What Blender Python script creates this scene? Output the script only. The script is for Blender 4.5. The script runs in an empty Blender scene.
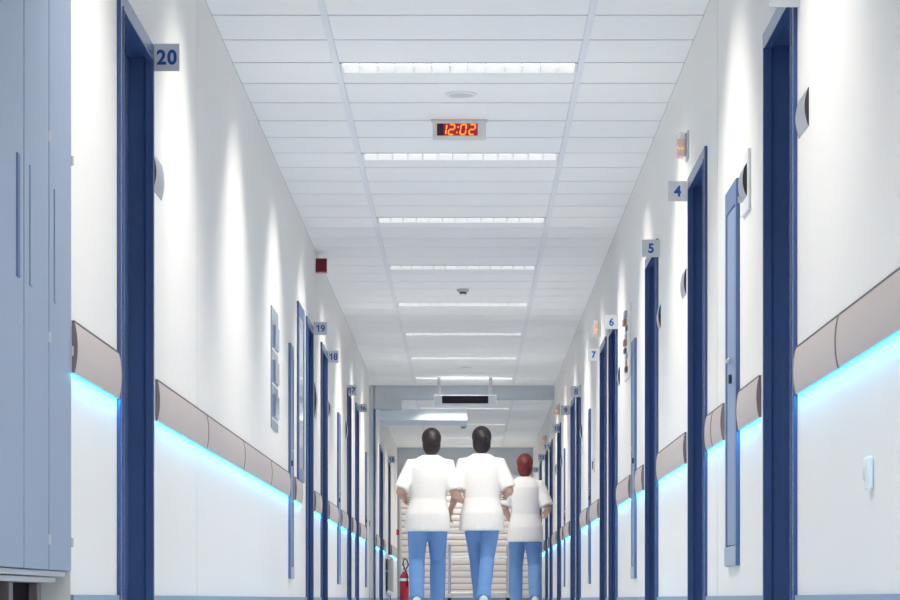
import bpy, bmesh, math, random
from mathutils import Vector, Matrix
random.seed(7)
S = bpy.context.scene
COL = S.collection
PI = math.pi

# ------------------------------------------------------------------ frame of reference
# corridor runs along +Y, camera at the origin 0.1 m above the floor
F = 2940.0            # focal length in pixels (900 px wide frame)
CX, HY = 468.0, 599.0 # vanishing point of the corridor in the photograph
A, B = 1.185, 1.091   # distance from the camera axis to the left / right wall
CAMZ = 0.10
HC = 2.80             # ceiling
HC2 = 2.637            # lower ceiling behind the bulkhead
YB = 37.2             # bulkhead
YE = 49.3             # end wall
YS = -4.0             # wall behind the camera
GRID0, GRID = 14.80, 0.60
def ZL(px): return F * A / (CX - px)
def ZR(px): return F * B / (px - CX)
def YY(s, px): return ZL(px) if s < 0 else ZR(px)
def X(s, p):          # wall surface of side s, p metres out into the corridor
    return -A + p if s < 0 else B - p

# ------------------------------------------------------------------ materials
def mat(name, col, rough=0.5, spec=0.5, metal=0.0, noise=0.0, nscale=20.0, bump=0.0, bscale=200.0,
        emit=None, estr=0.0, trans=0.0, coat=0.0):
    m = bpy.data.materials.new(name); m.use_nodes = True
    nt = m.node_tree; b = nt.nodes['Principled BSDF']
    b.inputs['Base Color'].default_value = (*col, 1)
    b.inputs['Roughness'].default_value = rough
    b.inputs['Specular IOR Level'].default_value = spec
    b.inputs['Metallic'].default_value = metal
    b.inputs['Transmission Weight'].default_value = trans
    b.inputs['Coat Weight'].default_value = coat
    if emit:
        b.inputs['Emission Color'].default_value = (*emit, 1)
        b.inputs['Emission Strength'].default_value = estr
    if noise > 0 or bump > 0:
        tc = nt.nodes.new('ShaderNodeTexCoord')
    if noise > 0:
        n = nt.nodes.new('ShaderNodeTexNoise'); n.inputs['Scale'].default_value = nscale
        n.inputs['Detail'].default_value = 4
        nt.links.new(tc.outputs['Object'], n.inputs['Vector'])
        mx = nt.nodes.new('ShaderNodeMixRGB')
        lo = tuple(max(0, c * (1 - noise)) for c in col); hi = tuple(min(1, c * (1 + noise)) for c in col)
        mx.inputs[1].default_value = (*lo, 1); mx.inputs[2].default_value = (*hi, 1)
        nt.links.new(n.outputs['Fac'], mx.inputs[0]); nt.links.new(mx.outputs[0], b.inputs['Base Color'])
    if bump > 0:
        n2 = nt.nodes.new('ShaderNodeTexNoise'); n2.inputs['Scale'].default_value = bscale
        nt.links.new(tc.outputs['Object'], n2.inputs['Vector'])
        bp = nt.nodes.new('ShaderNodeBump'); bp.inputs['Strength'].default_value = bump
        bp.inputs['Distance'].default_value = 0.002
        nt.links.new(n2.outputs['Fac'], bp.inputs['Height']); nt.links.new(bp.outputs[0], b.inputs['Normal'])
    return m

M = {}
M['wall']    = mat('wall_paint', (0.80, 0.79, 0.775), 0.75, 0.2, noise=0.012, nscale=3, bump=0.05)
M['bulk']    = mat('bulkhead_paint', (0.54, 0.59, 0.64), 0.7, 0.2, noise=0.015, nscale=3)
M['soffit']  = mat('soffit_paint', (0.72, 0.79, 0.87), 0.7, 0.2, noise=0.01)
M['plank']   = mat('ceiling_plank', (0.90, 0.90, 0.90), 0.7, 0.25, noise=0.012, nscale=2)
M['groove']  = mat('ceiling_joint_shade', (0.16, 0.17, 0.19), 0.9, 0.1)
M['runner']  = mat('ceiling_runner', (0.80, 0.82, 0.85), 0.5, 0.3)
M['floor']   = mat('linoleum', (0.725, 0.745, 0.76), 0.35, 0.4, noise=0.06, nscale=15)
M['base']    = mat('skirting', (0.24, 0.33, 0.47), 0.5, 0.3, noise=0.03)
M['door']    = mat('door_lacquer', (0.043, 0.088, 0.230), 0.24, 0.5, noise=0.03, nscale=6)
M['leaf']    = mat('door_leaf_lacquer', (0.050, 0.098, 0.25), 0.45, 0.5, noise=0.03, nscale=6)
M['cup']     = mat('cupboard_frame_lacquer', (0.085, 0.15, 0.32), 0.38, 0.5)
M['cuppan']  = mat('cupboard_panel_lacquer', (0.20, 0.28, 0.45), 0.40, 0.5)
M['kick']    = mat('kick_plate_grey', (0.36, 0.41, 0.50), 0.45, 0.4)
M['joint']   = mat('joint_strip', (0.66, 0.67, 0.68), 0.6, 0.3)
M['locker']  = mat('locker_lacquer', (0.255, 0.325, 0.447), 0.42, 0.4, noise=0.02, nscale=3)
M['lockgap'] = mat('locker_carcass', (0.09, 0.14, 0.30), 0.5, 0.3)
M['rail']    = mat('rail_vinyl', (0.53, 0.46, 0.44), 0.5, 0.4, noise=0.02, nscale=30)
M['railcap'] = mat('rail_cap', (0.20, 0.175, 0.19), 0.5, 0.4)
M['raildk']  = mat('rail_gap_shade', (0.14, 0.14, 0.16), 0.6, 0.3)
M['steel']   = mat('brushed_steel', (0.62, 0.63, 0.65), 0.32, 0.5, metal=1.0, noise=0.04, nscale=60)
M['alu']     = mat('satin_aluminium', (0.50, 0.53, 0.59), 0.30, 0.5, metal=0.9)
M['dark']    = mat('dark_plastic', (0.045, 0.04, 0.05), 0.5, 0.4)
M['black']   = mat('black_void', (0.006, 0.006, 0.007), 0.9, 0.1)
M['white']   = mat('white_plastic', (0.80, 0.80, 0.80), 0.4, 0.4)
M['offwhite']= mat('offwhite_plastic', (0.70, 0.685, 0.67), 0.45, 0.4)
M['plate']   = mat('sign_plate', (0.56, 0.58, 0.62), 0.45, 0.4)
M['blue']    = mat('sign_blue', (0.018, 0.085, 0.36), 0.5, 0.3)
M['red']     = mat('alarm_red', (0.14, 0.007, 0.02), 0.45, 0.4)
M['red2']    = mat('extinguisher_red', (0.42, 0.008, 0.02), 0.3, 0.5)
M['rubber']  = mat('rubber', (0.02, 0.02, 0.022), 0.7, 0.2)
M['lamp']    = mat('lamp_diffuser', (0.9, 0.9, 0.9), 0.5, 0.3, emit=(1.0, 0.975, 0.93), estr=1.2)
M['louvre']  = mat('louvre_blade', (0.86, 0.87, 0.88), 0.3, 0.5)
M['led']     = mat('led_strip', (0.1, 0.3, 0.5), 0.5, 0.3, emit=(0.05, 0.36, 1.0), estr=1.2)
M['disp']    = mat('clock_window', (0.03, 0.004, 0.008), 0.3, 0.5, emit=(0.36, 0.0, 0.015), estr=0.8)
M['dispoff'] = mat('clock_window_unlit', (0.018, 0.012, 0.022), 0.3, 0.5)
M['digit']   = mat('clock_segment', (0.5, 0.1, 0.02), 0.4, 0.3, emit=(1.0, 0.30, 0.04), estr=1.5)
M['screen']  = mat('matrix_screen', (0.022, 0.017, 0.026), 0.6, 0.3)
M['callred'] = mat('call_lamp_red', (0.75, 0.56, 0.52), 0.35, 0.5, emit=(1.0, 0.25, 0.12), estr=0.05)
M['callon']  = mat('call_lamp_glow', (0.8, 0.5, 0.2), 0.35, 0.5, emit=(1.0, 0.55, 0.18), estr=0.6)
M['callwht'] = mat('call_lamp_white', (0.80, 0.77, 0.75), 0.25, 0.5)
M['glass']   = mat('pane_glass', (0.72, 0.78, 0.84), 0.08, 0.6, trans=0.3)
M['clear']   = mat('clear_acrylic', (0.34, 0.44, 0.62), 0.15, 0.6, trans=0.25)
M['leafa']   = mat('leaflet_grey', (0.42, 0.47, 0.55), 0.6, 0.2, noise=0.25, nscale=40)
M['leafb']   = mat('leaflet_dark', (0.12, 0.10, 0.10), 0.6, 0.2, noise=0.4, nscale=60)
M['leafc']   = mat('leaflet_rust', (0.42, 0.25, 0.19), 0.6, 0.2, noise=0.3, nscale=60)
M['shut']    = mat('shutter_slat', (0.80, 0.745, 0.725), 0.45, 0.4)
M['shutdk']  = mat('shutter_gap', (0.45, 0.38, 0.36), 0.7, 0.2)
M['skin']    = mat('skin', (0.60, 0.37, 0.29), 0.55, 0.3, noise=0.05, nscale=25)
M['tunic']   = mat('tunic_cotton', (0.86, 0.84, 0.82), 0.85, 0.1, noise=0.03, nscale=25, bump=0.2, bscale=60)
M['trous']   = mat('trouser_cotton', (0.18, 0.33, 0.62), 0.85, 0.1, noise=0.08, nscale=14, bump=0.2, bscale=60)
M['hairdk']  = mat('hair_dark', (0.018, 0.013, 0.017), 0.5, 0.4, noise=0.3, nscale=60, bump=0.4, bscale=120)
M['hairrd']  = mat('hair_red', (0.17, 0.022, 0.022), 0.5, 0.4, noise=0.3, nscale=60, bump=0.4, bscale=120)
M['eye']     = mat('eye', (0.75, 0.75, 0.75), 0.2, 0.5)
M['lips']    = mat('lips', (0.45, 0.16, 0.14), 0.5, 0.4)

# ------------------------------------------------------------------ mesh builder
class MB:
    def __init__(self): self.bm = bmesh.new()
    def box(self, x0, x1, y0, y1, z0, z1, bev=0.0, seg=2):
        x0, x1 = sorted((x0, x1)); y0, y1 = sorted((y0, y1)); z0, z1 = sorted((z0, z1))
        v = [self.bm.verts.new(c) for c in ((x0,y0,z0),(x1,y0,z0),(x1,y1,z0),(x0,y1,z0),
                                            (x0,y0,z1),(x1,y0,z1),(x1,y1,z1),(x0,y1,z1))]
        fs = [self.bm.faces.new([v[i] for i in q]) for q in
              ((0,3,2,1),(4,5,6,7),(0,1,5,4),(1,2,6,5),(2,3,7,6),(3,0,4,7))]
        if bev > 0:
            es = list({e for f in fs for e in f.edges})
            bmesh.ops.bevel(self.bm, geom=es, offset=bev, segments=seg, affect='EDGES', profile=0.5)
        return self
    def prism_y(self, prof, y0, y1):       # prof: (x,z) polygon
        a = [self.bm.verts.new((x, y0, z)) for x, z in prof]
        b = [self.bm.verts.new((x, y1, z)) for x, z in prof]
        n = len(prof)
        self.bm.faces.new(a); self.bm.faces.new(b[::-1])
        for i in range(n):
            j = (i + 1) % n
            self.bm.faces.new((a[j], a[i], b[i], b[j]))
        return self
    def rings(self, rings, cap=True):
        vs = [[self.bm.verts.new(p) for p in r] for r in rings]
        n = len(vs[0])
        for k in range(len(vs) - 1):
            for i in range(n):
                j = (i + 1) % n
                self.bm.faces.new((vs[k][i], vs[k][j], vs[k+1][j], vs[k+1][i]))
        if cap:
            self.bm.faces.new(vs[0][::-1]); self.bm.faces.new(vs[-1])
        return self
    def tube(self, pts, rad, n=12, round_ends=False, flat=None):
        pts = [Vector(p) for p in pts]
        if not isinstance(rad, (list, tuple)): rad = [rad] * len(pts)
        rad = list(rad)
        if round_ends:
            d0 = (pts[0] - pts[1]).normalized(); d1 = (pts[-1] - pts[-2]).normalized()
            r0, r1 = rad[0], rad[-1]
            pre = [(pts[0] + d0 * r0 * math.sin(a), r0 * math.cos(a)) for a in (1.45, 1.1, 0.7, 0.35)]
            post = [(pts[-1] + d1 * r1 * math.sin(a), r1 * math.cos(a)) for a in (0.35, 0.7, 1.1, 1.45)]
            pts = [p for p, _ in pre] + pts + [p for p, _ in post]
            rad = [r for _, r in pre] + rad + [r for _, r in post]
        t0 = (pts[1] - pts[0]).normalized()
        up = Vector((0, 0, 1)) if abs(t0.z) < 0.9 else Vector((0, 1, 0))
        u = t0.cross(up).normalized()
        rings = []
        for i, p in enumerate(pts):
            if i == 0: t = t0
            elif i == len(pts) - 1: t = (pts[-1] - pts[-2]).normalized()
            else: t = ((pts[i+1] - p).normalized() + (p - pts[i-1]).normalized()).normalized()
            u = (u - t * u.dot(t)).normalized(); w = t.cross(u)
            fl = 1.0 if flat is None else flat
            rings.append([p + u * rad[i] * math.cos(2*PI*k/n) + w * rad[i] * fl * math.sin(2*PI*k/n) for k in range(n)])
        return self.rings(rings)
    def cyl(self, p0, p1, r, n=20): return self.tube([p0, p1], r, n)
    def lathe(self, c, prof, n=28):        # prof: (r, z) about vertical axis through c
        c = Vector(c)
        return self.rings([[c + Vector((max(r, 1e-4)*math.cos(2*PI*k/n), max(r, 1e-4)*math.sin(2*PI*k/n), z)) for k in range(n)] for r, z in prof])
    def ell(self, c, rx, ry, rz, nu=20, nv=12):
        c = Vector(c); R = []
        for i in range(nv + 1):
            a = -PI/2 + PI * i / nv
            q = max(math.cos(a), 0.02)
            R.append([c + Vector((rx*q*math.cos(2*PI*k/nu), ry*q*math.sin(2*PI*k/nu), rz*math.sin(a))) for k in range(nu)])
        return self.rings(R)
    def build(self, name, m, parent=None, smooth=False, origin=None):
        bmesh.ops.recalc_face_normals(self.bm, faces=self.bm.faces[:])
        off = Vector((0, 0, 0))
        if parent is not None:
            q = parent
            while q is not None: off += q.location; q = q.parent
        elif origin is not None: off = Vector(origin)
        bmesh.ops.translate(self.bm, verts=self.bm.verts[:], vec=-off)
        me = bpy.data.meshes.new(name); self.bm.to_mesh(me); self.bm.free()
        me.materials.append(M[m])
        if smooth:
            for p in me.polygons: p.use_smooth = True
            try: me.set_sharp_from_angle(angle=math.radians(40))
            except Exception: pass
        o = bpy.data.objects.new(name, me); COL.objects.link(o)
        if parent is not None: o.parent = parent
        elif origin is not None: o.location = origin
        return o

def tag(o, label, cat, group=None, kind=None):
    o['label'] = label; o['category'] = cat
    if group: o['group'] = group
    if kind: o['kind'] = kind
    return o
def empty(name, loc, label, cat, group=None, kind=None):
    o = bpy.data.objects.new(name, None); COL.objects.link(o); o.location = loc
    o.empty_display_size = 0.05
    return tag(o, label, cat, group, kind)
def struct(mb, name, m, label, cat):
    return tag(mb.build(name, m), label, cat, kind='structure')

def number_mesh(txt, height, m, name, parent, centre):
    # the 1 gets a flag, the other numerals come from the lettering
    w = {'1': 0.40}
    n = len(txt); adv = height*0.70
    xs = [centre[0] + (i-(n-1)/2)*adv for i in range(n)]
    for ch, x in zip(txt, xs):
        if ch == '1':
            h = height; P = [(0.02,-0.5),(0.20,-0.5),(0.20,0.5),(0.06,0.5),(-0.04,0.36),(-0.24,0.30),(-0.24,0.17),(0.02,0.20)]
            mb = MB(); f = [mb.bm.verts.new((x+a*h, centre[1]-0.0007, centre[2]+b*h)) for a, b in P]; g = [mb.bm.verts.new((x+a*h, centre[1]+0.0007, centre[2]+b*h)) for a, b in P]
            mb.bm.faces.new(f); mb.bm.faces.new(g[::-1])
            for i in range(len(P)): mb.bm.faces.new((f[i], g[i], g[(i+1) % len(P)], f[(i+1) % len(P)]))
            mb.build(name, m, parent)
        else:
            text_mesh(ch, height, m, name, parent, (x, centre[1], centre[2]), 0.018 if ch in '689' else 0.033)

def text_mesh(txt, height, m, name, parent, centre, bold=0.033, depth=0.0015):
    """lettering standing upright, facing -Y, centred at world point centre"""
    cu = bpy.data.curves.new('lettering', 'FONT'); cu.body = txt; cu.size = 1.0
    cu.offset = bold; cu.extrude = 0.02; cu.space_character = 1.08
    o = bpy.data.objects.new('lettering', cu); COL.objects.link(o)
    dg = bpy.context.evaluated_depsgraph_get()
    me = bpy.data.meshes.new_from_object(o.evaluated_get(dg), depsgraph=dg)
    bpy.data.objects.remove(o); bpy.data.curves.remove(cu)
    xs = [v.co.x for v in me.vertices]; ys = [v.co.y for v in me.vertices]
    h = max(ys) - min(ys); k = height / h
    cx, cy = (max(xs)+min(xs))/2, (max(ys)+min(ys))/2
    off = Vector((0,0,0)); q = parent
    while q is not None: off += q.location; q = q.parent
    for v in me.vertices:
        x, y, z = v.co
        v.co = Vector(((x-cx)*k*0.95, -z/0.02*depth/2, (y-cy)*k)) + Vector(centre) - off
    me.materials.clear(); me.materials.append(M[m])
    t = bpy.data.objects.new(name, me); COL.objects.link(t); t.parent = parent
    return t

# ------------------------------------------------------------------ openings
R_DOORS = [  # px near, px far
    ('3', 797.5, 762.0), ('4', 707.5, 687.0), ('5', 658.5, 644.5), ('6', 617.8, 608.2), ('7', 606.8, 599.4),
    ('8', 581.0, 576.0), ('9', 575.6, 570.3), ('10', 561.3, 557.0), ('11', 552.7, 549.4), ('12', 548.2, 545.2), ('13', 541.8, 539.4)]
L_DOORS = [('20', 116.8, 155.0), ('19', 305.6, 313.8), ('18', 320.4, 328.0), ('17', 347.0, 351.6), ('16', 355.0, 359.2),
           ('glazed', 379.2, 383.0), ('15', 388.2, 390.6)]
DTOP = 2.165
def rng(s, a, b, p=0.016):      # near edge seen at the wall, far edge at the raised face
    ys = sorted((YY(s, a), YY(s, b)))
    w = A if s < 0 else B
    return (ys[0], ys[1]*(w-p)/w)
R_OPEN = [rng(1, a, b) for _, a, b in R_DOORS]
L_OPEN = [rng(-1, a, b) for _, a, b in L_DOORS]
WIN = rng(-1, 296.8, 305.0)
RECESS = (35.1, YB)
LOCK = (5.95, ZL(70.6))

def wall_boxes(mb, s, y0, y1, opens, top):
    """opens: (a, b, zlow, zhigh) holes sorted along y"""
    xa, xb = X(s, 0), X(s, -0.16)
    y = y0
    for a, b, zl, zh in sorted(opens):
        if a > y: mb.box(xa, xb, y, a, 0, top)
        if zl > 0: mb.box(xa, xb, a, b, 0, zl)
        if zh < top: mb.box(xa, xb, a, b, zh, top)
        y = b
    if y < y1: mb.box(xa, xb, y, y1, 0, top)

i_ = 0.03
dop = lambda r: (r[0]+i_, r[1]-i_, 0, DTOP-i_)
mb = MB()
wall_boxes(mb, -1, YS, RECESS[0], [(LOCK[0], LOCK[1], 0, 2.45)] + [dop(r) for r in L_OPEN if r[1] < 35] +
           [(WIN[0]+i_, WIN[1]-i_, 0.96, DTOP-i_)], HC)
wall_boxes(mb, -1, YB, YE, [dop(r) for r in L_OPEN if r[0] > 37], HC)
struct(mb, 'wall_left', 'wall', 'white painted corridor wall with doors 15 to 20', 'wall')
mb = MB()
wall_boxes(mb, 1, YS, YE, [dop(r) for r in R_OPEN], HC)
struct(mb, 'wall_right', 'wall', 'white painted corridor wall with doors 3 to 13', 'wall')
mb = MB()  # side passage on the left, in front of the bulkhead
mb.box(-2.6, -A-0.16, RECESS[0]-0.15, RECESS[0], 0, HC); mb.box(-2.75, -2.6, RECESS[0]-0.15, YB+0.3, 0, HC)
mb.box(-2.6, -A-0.16, YB, YB+0.16, 0, HC)
struct(mb, 'wall_passage', 'wall', 'white wall of the side passage before the bulkhead', 'wall')
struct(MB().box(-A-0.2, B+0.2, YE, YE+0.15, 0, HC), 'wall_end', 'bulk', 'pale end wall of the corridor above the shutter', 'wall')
struct(MB().box(-A-0.2, B+0.2, YS-0.15, YS, 0, HC), 'wall_behind', 'wall', 'white wall closing the corridor behind the camera', 'wall')
mb = MB(); mb.box(-1.72, -1.62, LOCK[0]-0.1, LOCK[1]+0.1, 0, 2.6); mb.box(-1.65, -A-0.16, LOCK[0]-0.1, LOCK[0], 0, 2.6)
mb.box(-1.65, -A-0.16, LOCK[1], LOCK[1]+0.1, 0, 2.6); mb.box(-1.65, -A-0.16, LOCK[0], LOCK[1], 2.45, 2.6)
struct(mb, 'wall_niche', 'wall', 'white sides and back of the niche holding the blue locker', 'wall')
# shadow joints in the plaster
for k, (s, y) in enumerate(((-1, 12.85), (1, 12.85))):
    struct(MB().box(X(s, 0), X(s, 0.0012), y, y+0.010, 0.112, HC), 'trim_%d' % (k+1), 'joint',
           'thin vertical joint strip on the wall between doors %s' % ('20 and 19' if s < 0 else '3 and 4'), 'trim')

# floor
struct(MB().box(-2.75, B+0.3, YS-0.2, YE+0.2, -0.08, 0), 'floor', 'floor', 'blue grey linoleum corridor floor', 'floor')

# baseboards
def base(name, s, y0, y1, opens, label, xt=0.009):
    mb = MB(); y = y0
    for a, b in sorted(opens):
        if a > y: mb.box(X(s, 0), X(s, xt), y, a, 0, 0.113)
        y = max(y, b)
    if y < y1: mb.box(X(s, 0), X(s, xt), y, y1, 0, 0.113)
    struct(mb, name, 'base', label, 'baseboard')
base('baseboard_left', -1, YS, YE, [LOCK, RECESS] + L_OPEN, 'blue grey skirting along the wall with doors 15 to 20')
base('baseboard_right', 1, YS, YE, R_OPEN, 'blue grey skirting along the wall with doors 3 to 13')
struct(MB().box(-A, B, YE-0.012, YE, 0, 0.14), 'baseboard_end', 'base', 'dark blue skirting under the end shutter', 'baseboard')
struct(MB().box(-1.9, -A, YB-0.010, YB, 0, 0.113), 'baseboard_passage', 'base', 'blue grey skirting on the pier of the side passage', 'baseboard')

# ------------------------------------------------------------------ ceiling
CXM = (B - A) / 2
RUN = 0.618
LIGHTS = [GRID0 + 0.15 + 3.0*k for k in range(-6, 8)]       # centres
LIGHTS2 = [39.1, 42.7, 46.3, 48.7]
def ceiling(name, z, x0, x1, y0, y1, off, lights, label):
    g = 0.009
    mb = MB()
    lanes = [(x0, CXM-RUN-0.016), (CXM-RUN+0.016, CXM+RUN-0.016), (CXM+RUN+0.016, x1)]
    ys = []
    y = off - GRID * math.ceil((off - y0) / GRID)
    while y < y1: ys.append((max(y, y0), min(y + GRID, y1))); y += GRID
    for li, (a, b) in enumerate(lanes):
        for (p, q) in ys:
            spans = [(p, q)]
            if li == 1:
                for L in lights:
                    l0, l1 = L-0.142, L+0.142
                    new = []
                    for u, v in spans:
                        if l1 <= u or l0 >= v: new.append((u, v)); continue
                        if l0 - u > 0.03: new.append((u, l0))
                        if v - l1 > 0.03: new.append((l1, v))
                    spans = new
            for u, v in spans: mb.box(a+0.001, b-0.001, u+g, v-g, z, z+0.002)
    o = tag(mb.build(name, 'plank'), label, 'ceiling', kind='structure')
    mb = MB(); mb.box(x0, x1, y0, y1, z+0.16, z+0.22)
    for lane in lanes:     # dark strips right behind the planks, colouring in the shade of the joints
        for (p, q) in ys:
            for L in [None]:
                mb.box(lane[0], lane[1], p-0.012 if p > y0 else p, p+0.012, z+0.0025, z+0.008)
    mb.build('dark_backing', 'groove', o)
    mb = MB()
    for sx in (-RUN, RUN): mb.box(CXM+sx-0.016, CXM+sx+0.016, y0, y1, z-0.003, z+0.02)
    mb.build('runner', 'runner', o)
    return o
ceiling('ceiling', HC, -A, B, YS, YB, GRID0, LIGHTS, 'white plank ceiling with recessed strip lights before the bulkhead')
ceiling('ceiling_far', HC2, -A, B, YB+0.3, YE, 38.95, LIGHTS2, 'lower white plank ceiling past the bulkhead')
struct(MB().box(-2.75, -A, RECESS[0]-0.15, YB, HC, HC+0.05), 'ceiling_passage', 'plank', 'white ceiling of the side passage', 'ceiling')

def beam(l, y0=0.5, y1=1.5, x0=0.8, x1=2.9):
    """photometry of a louvred strip: wide across the corridor, narrow along it"""
    l.use_nodes = True; nt = l.node_tree; em = nt.nodes['Emission']
    g = nt.nodes.new('ShaderNodeNewGeometry'); sp = nt.nodes.new('ShaderNodeSeparateXYZ')
    nt.links.new(g.outputs['Incoming'], sp.inputs[0])
    def mth(op, a, b=None):
        n = nt.nodes.new('ShaderNodeMath'); n.operation = op
        for i, v in enumerate((a, b)):
            if v is None: continue
            if isinstance(v, (int, float)): n.inputs[i].default_value = v
            else: nt.links.new(v, n.inputs[i])
        return n.outputs[0]
    az = mth('MAXIMUM', mth('ABSOLUTE', sp.outputs['Z']), 0.01)
    out = None
    for ax, lo, hi in (('Y', y0, y1), ('X', x0, x1)):
        q = mth('DIVIDE', mth('ABSOLUTE', sp.outputs[ax]), az)
        mr = nt.nodes.new('ShaderNodeMapRange'); mr.interpolation_type = 'SMOOTHSTEP'
        nt.links.new(q, mr.inputs['Value'])
        mr.inputs['From Min'].default_value = lo; mr.inputs['From Max'].default_value = hi
        mr.inputs['To Min'].default_value = 1; mr.inputs['To Max'].default_value = 0
        out = mr.outputs[0] if out is None else mth('MULTIPLY', out, mr.outputs[0])
    nt.links.new(out, em.inputs['Strength'])
def luminaire(y, z, label, power):
    t = empty('ceiling_light', (CXM, y, z), label, 'ceiling light', 'recessed strip lights in a row')
    x0, x1, y0, y1 = CXM-RUN+0.018, CXM+RUN-0.018, y-0.138, y+0.138
    h = 0.045
    mb = MB()
    mb.box(x0, x1, y0, y0+0.006, z-0.002, z+h); mb.box(x0, x1, y1-0.006, y1, z-0.002, z+h)
    mb.box(x0, x0+0.012, y0, y1, z-0.002, z+h); mb.box(x1-0.012, x1, y0, y1, z-0.002, z+h)
    mb.box(x0, x1, y0, y1, z+h, z+h+0.02)
    mb.build('housing', 'louvre', t)
    mb = MB(); mb.box(x0+0.013, x1-0.013, y0+0.03, y1-0.03, z+h-0.012, z+h-0.004)
    mb.build('diffuser', 'lamp', t)
    mb = MB(); n = 13
    for i in range(1, n):
        xx = x0 + (x1-x0)*i/n
        mb.prism_y([(xx-0.006, z+h-0.013), (xx+0.006, z+h-0.013), (xx+0.0015, z+0.001), (xx-0.0015, z+0.001)], y0+0.007, y1-0.007)
    mb.build('louvre', 'louvre', t)
    l = bpy.data.lights.new('strip_lamp', 'AREA'); l.shape = 'RECTANGLE'; l.size = 1.10; l.size_y = 0.22
    l.energy = power; l.color = (1.0, 0.94, 0.855); l.spread = PI; beam(l)
    lo = bpy.data.objects.new('strip_lamp', l); COL.objects.link(lo); lo.location = (CXM, y, z-0.004)
PW = 42.0
seen = 0
words = ['first', 'second', 'third', 'fourth', 'fifth', 'sixth', 'seventh', 'eighth']
desc = ['long louvred strip light above the red clock', 'louvred strip light just past the red clock', 'bluish louvred strip light, third from the camera',
        'bluish louvred strip light, last before the smoke detector', 'bright strip light just past the smoke detector',
        'bright strip light, sixth of the row from the camera', 'thin strip light, second to last before the bulkhead', 'thin strip light crossed by the posts of the hanging display']
for L in LIGHTS:
    if L < 13.2: lab = 'strip light in the ceiling nearer than the red clock'
    else: lab = desc[seen]; seen += 1
    luminaire(L, HC, lab, PW)
for k, L in enumerate(LIGHTS2):
    luminaire(L, HC2, ['strip light just behind the bulkhead and hanging display', 'strip light in the low ceiling above the three people, nearer one',
              'strip light over the heads of the white tunics, farther one', 'last strip light in front of the end wall'][k], PW*(0.72, 0.65, 0.65, 0.55)[k])

# bulkhead, soffit
mb = MB(); zb = CAMZ + (HY-398.5)/F*YB; zl = CAMZ + (HY-409)/F*YB; xl = (401-CX)/F*YB
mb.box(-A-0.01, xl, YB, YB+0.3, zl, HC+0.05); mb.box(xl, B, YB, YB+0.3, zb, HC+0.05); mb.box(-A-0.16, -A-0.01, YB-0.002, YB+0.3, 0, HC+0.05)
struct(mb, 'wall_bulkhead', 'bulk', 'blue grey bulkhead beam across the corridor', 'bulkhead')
ysf = 39.27
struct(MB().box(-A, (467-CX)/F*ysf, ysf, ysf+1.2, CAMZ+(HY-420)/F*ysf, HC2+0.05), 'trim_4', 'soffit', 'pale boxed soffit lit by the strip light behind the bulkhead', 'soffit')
mb = MB(); mb.box(-A-0.01, -A+0.012, YB-0.012, YB+0.3, 0.0, zl)
struct(mb, 'trim_3', 'door', 'dark blue edge strip on the corner past the side passage', 'trim')

# ------------------------------------------------------------------ doors
def door(n, s, r, label, hinge=True):
    y0, y1 = r; ym = (y0+y1)/2
    t = empty('door_%d' % n, (X(s, 0), ym, 0), label, 'door', kind='structure')
    w, p, d = 0.05, 0.014, -0.11
    mb = MB(); px = lambda q: X(s, q)
    mb.box(px(0.0), px(p), y0, y0+w, 0, DTOP, 0.003); mb.box(px(0.0), px(p), y1-w, y1, 0, DTOP, 0.003)
    mb.box(px(0.0), px(p), y0+w, y1-w, DTOP-w, DTOP, 0.003)
    mb.box(px(p-0.004), px(d), y0+i_+0.002, y0+w+0.004, 0, DTOP-w); mb.box(px(p-0.004), px(d), y1-w-0.004, y1-i_-0.002, 0, DTOP-w)
    mb.box(px(p-0.004), px(d), y0+i_+0.002, y1-i_-0.002, DTOP-w-0.004, DTOP-i_-0.002)
    l = 0.012   # raised lip
    mb.box(px(p+0.004), px(-0.014), y0+w+0.003, y0+w+0.003+l, 0, DTOP-w-l, 0.003); mb.box(px(p+0.004), px(-0.014), y1-w-0.003-l, y1-w-0.003, 0, DTOP-w-l, 0.003)
    mb.box(px(p+0.004), px(-0.014), y0+w+0.003, y1-w-0.003, DTOP-w-l-0.003, DTOP-w-0.003, 0.003)
    mb.build('door_frame', 'door', t)
    a, b = y0+w+0.006, y1-w-0.006
    lf = MB().box(px(-0.075), px(-0.115), a, b, 0.008, DTOP-w-0.006, 0.003).build('door_leaf', 'leaf', t)
    # lever handle near the far edge, hinges near the camera
    yh = a+0.16
    mb = MB(); mb.box(px(-0.075), px(-0.067), yh-0.02, yh+0.02, 0.96, 1.14, 0.003)
    mb.cyl((px(-0.07), yh, 1.08), (px(-0.03), yh, 1.08), 0.010, 10); mb.tube([(px(-0.032), yh-0.012, 1.08), (px(-0.032), yh+0.10, 1.08)], 0.009, 10)
    mb.build('door_handle', 'steel', lf, True)
    for z in ((0.28, 1.08, 1.86) if '19' in label else ()):
        MB().cyl((px(-0.066), b-0.012, z-0.05), (px(-0.066), b-0.012, z+0.05), 0.010, 10).build('hinge', 'railcap', t, True)
    return t
nd = 0
where_r = {'3': 'nearest dark blue door on the right, its number plate cut off at the top', '4': 'recessed dark blue door under number 4', '5': 'recessed blue door under number 5',
           '6': 'blue door under number 6 beside the notice board', '7': 'blue door under number 7, right behind door 6', '8': 'blue door under number 8',
           '9': 'blue door beside the number 9 plate', '10': 'narrow looking blue door under number 10', '11': 'dark door beside the number 11 plate',
           '12': 'dark door beside the number 12 plate', '13': 'last dark door on the right, beside the red haired person'}
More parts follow.
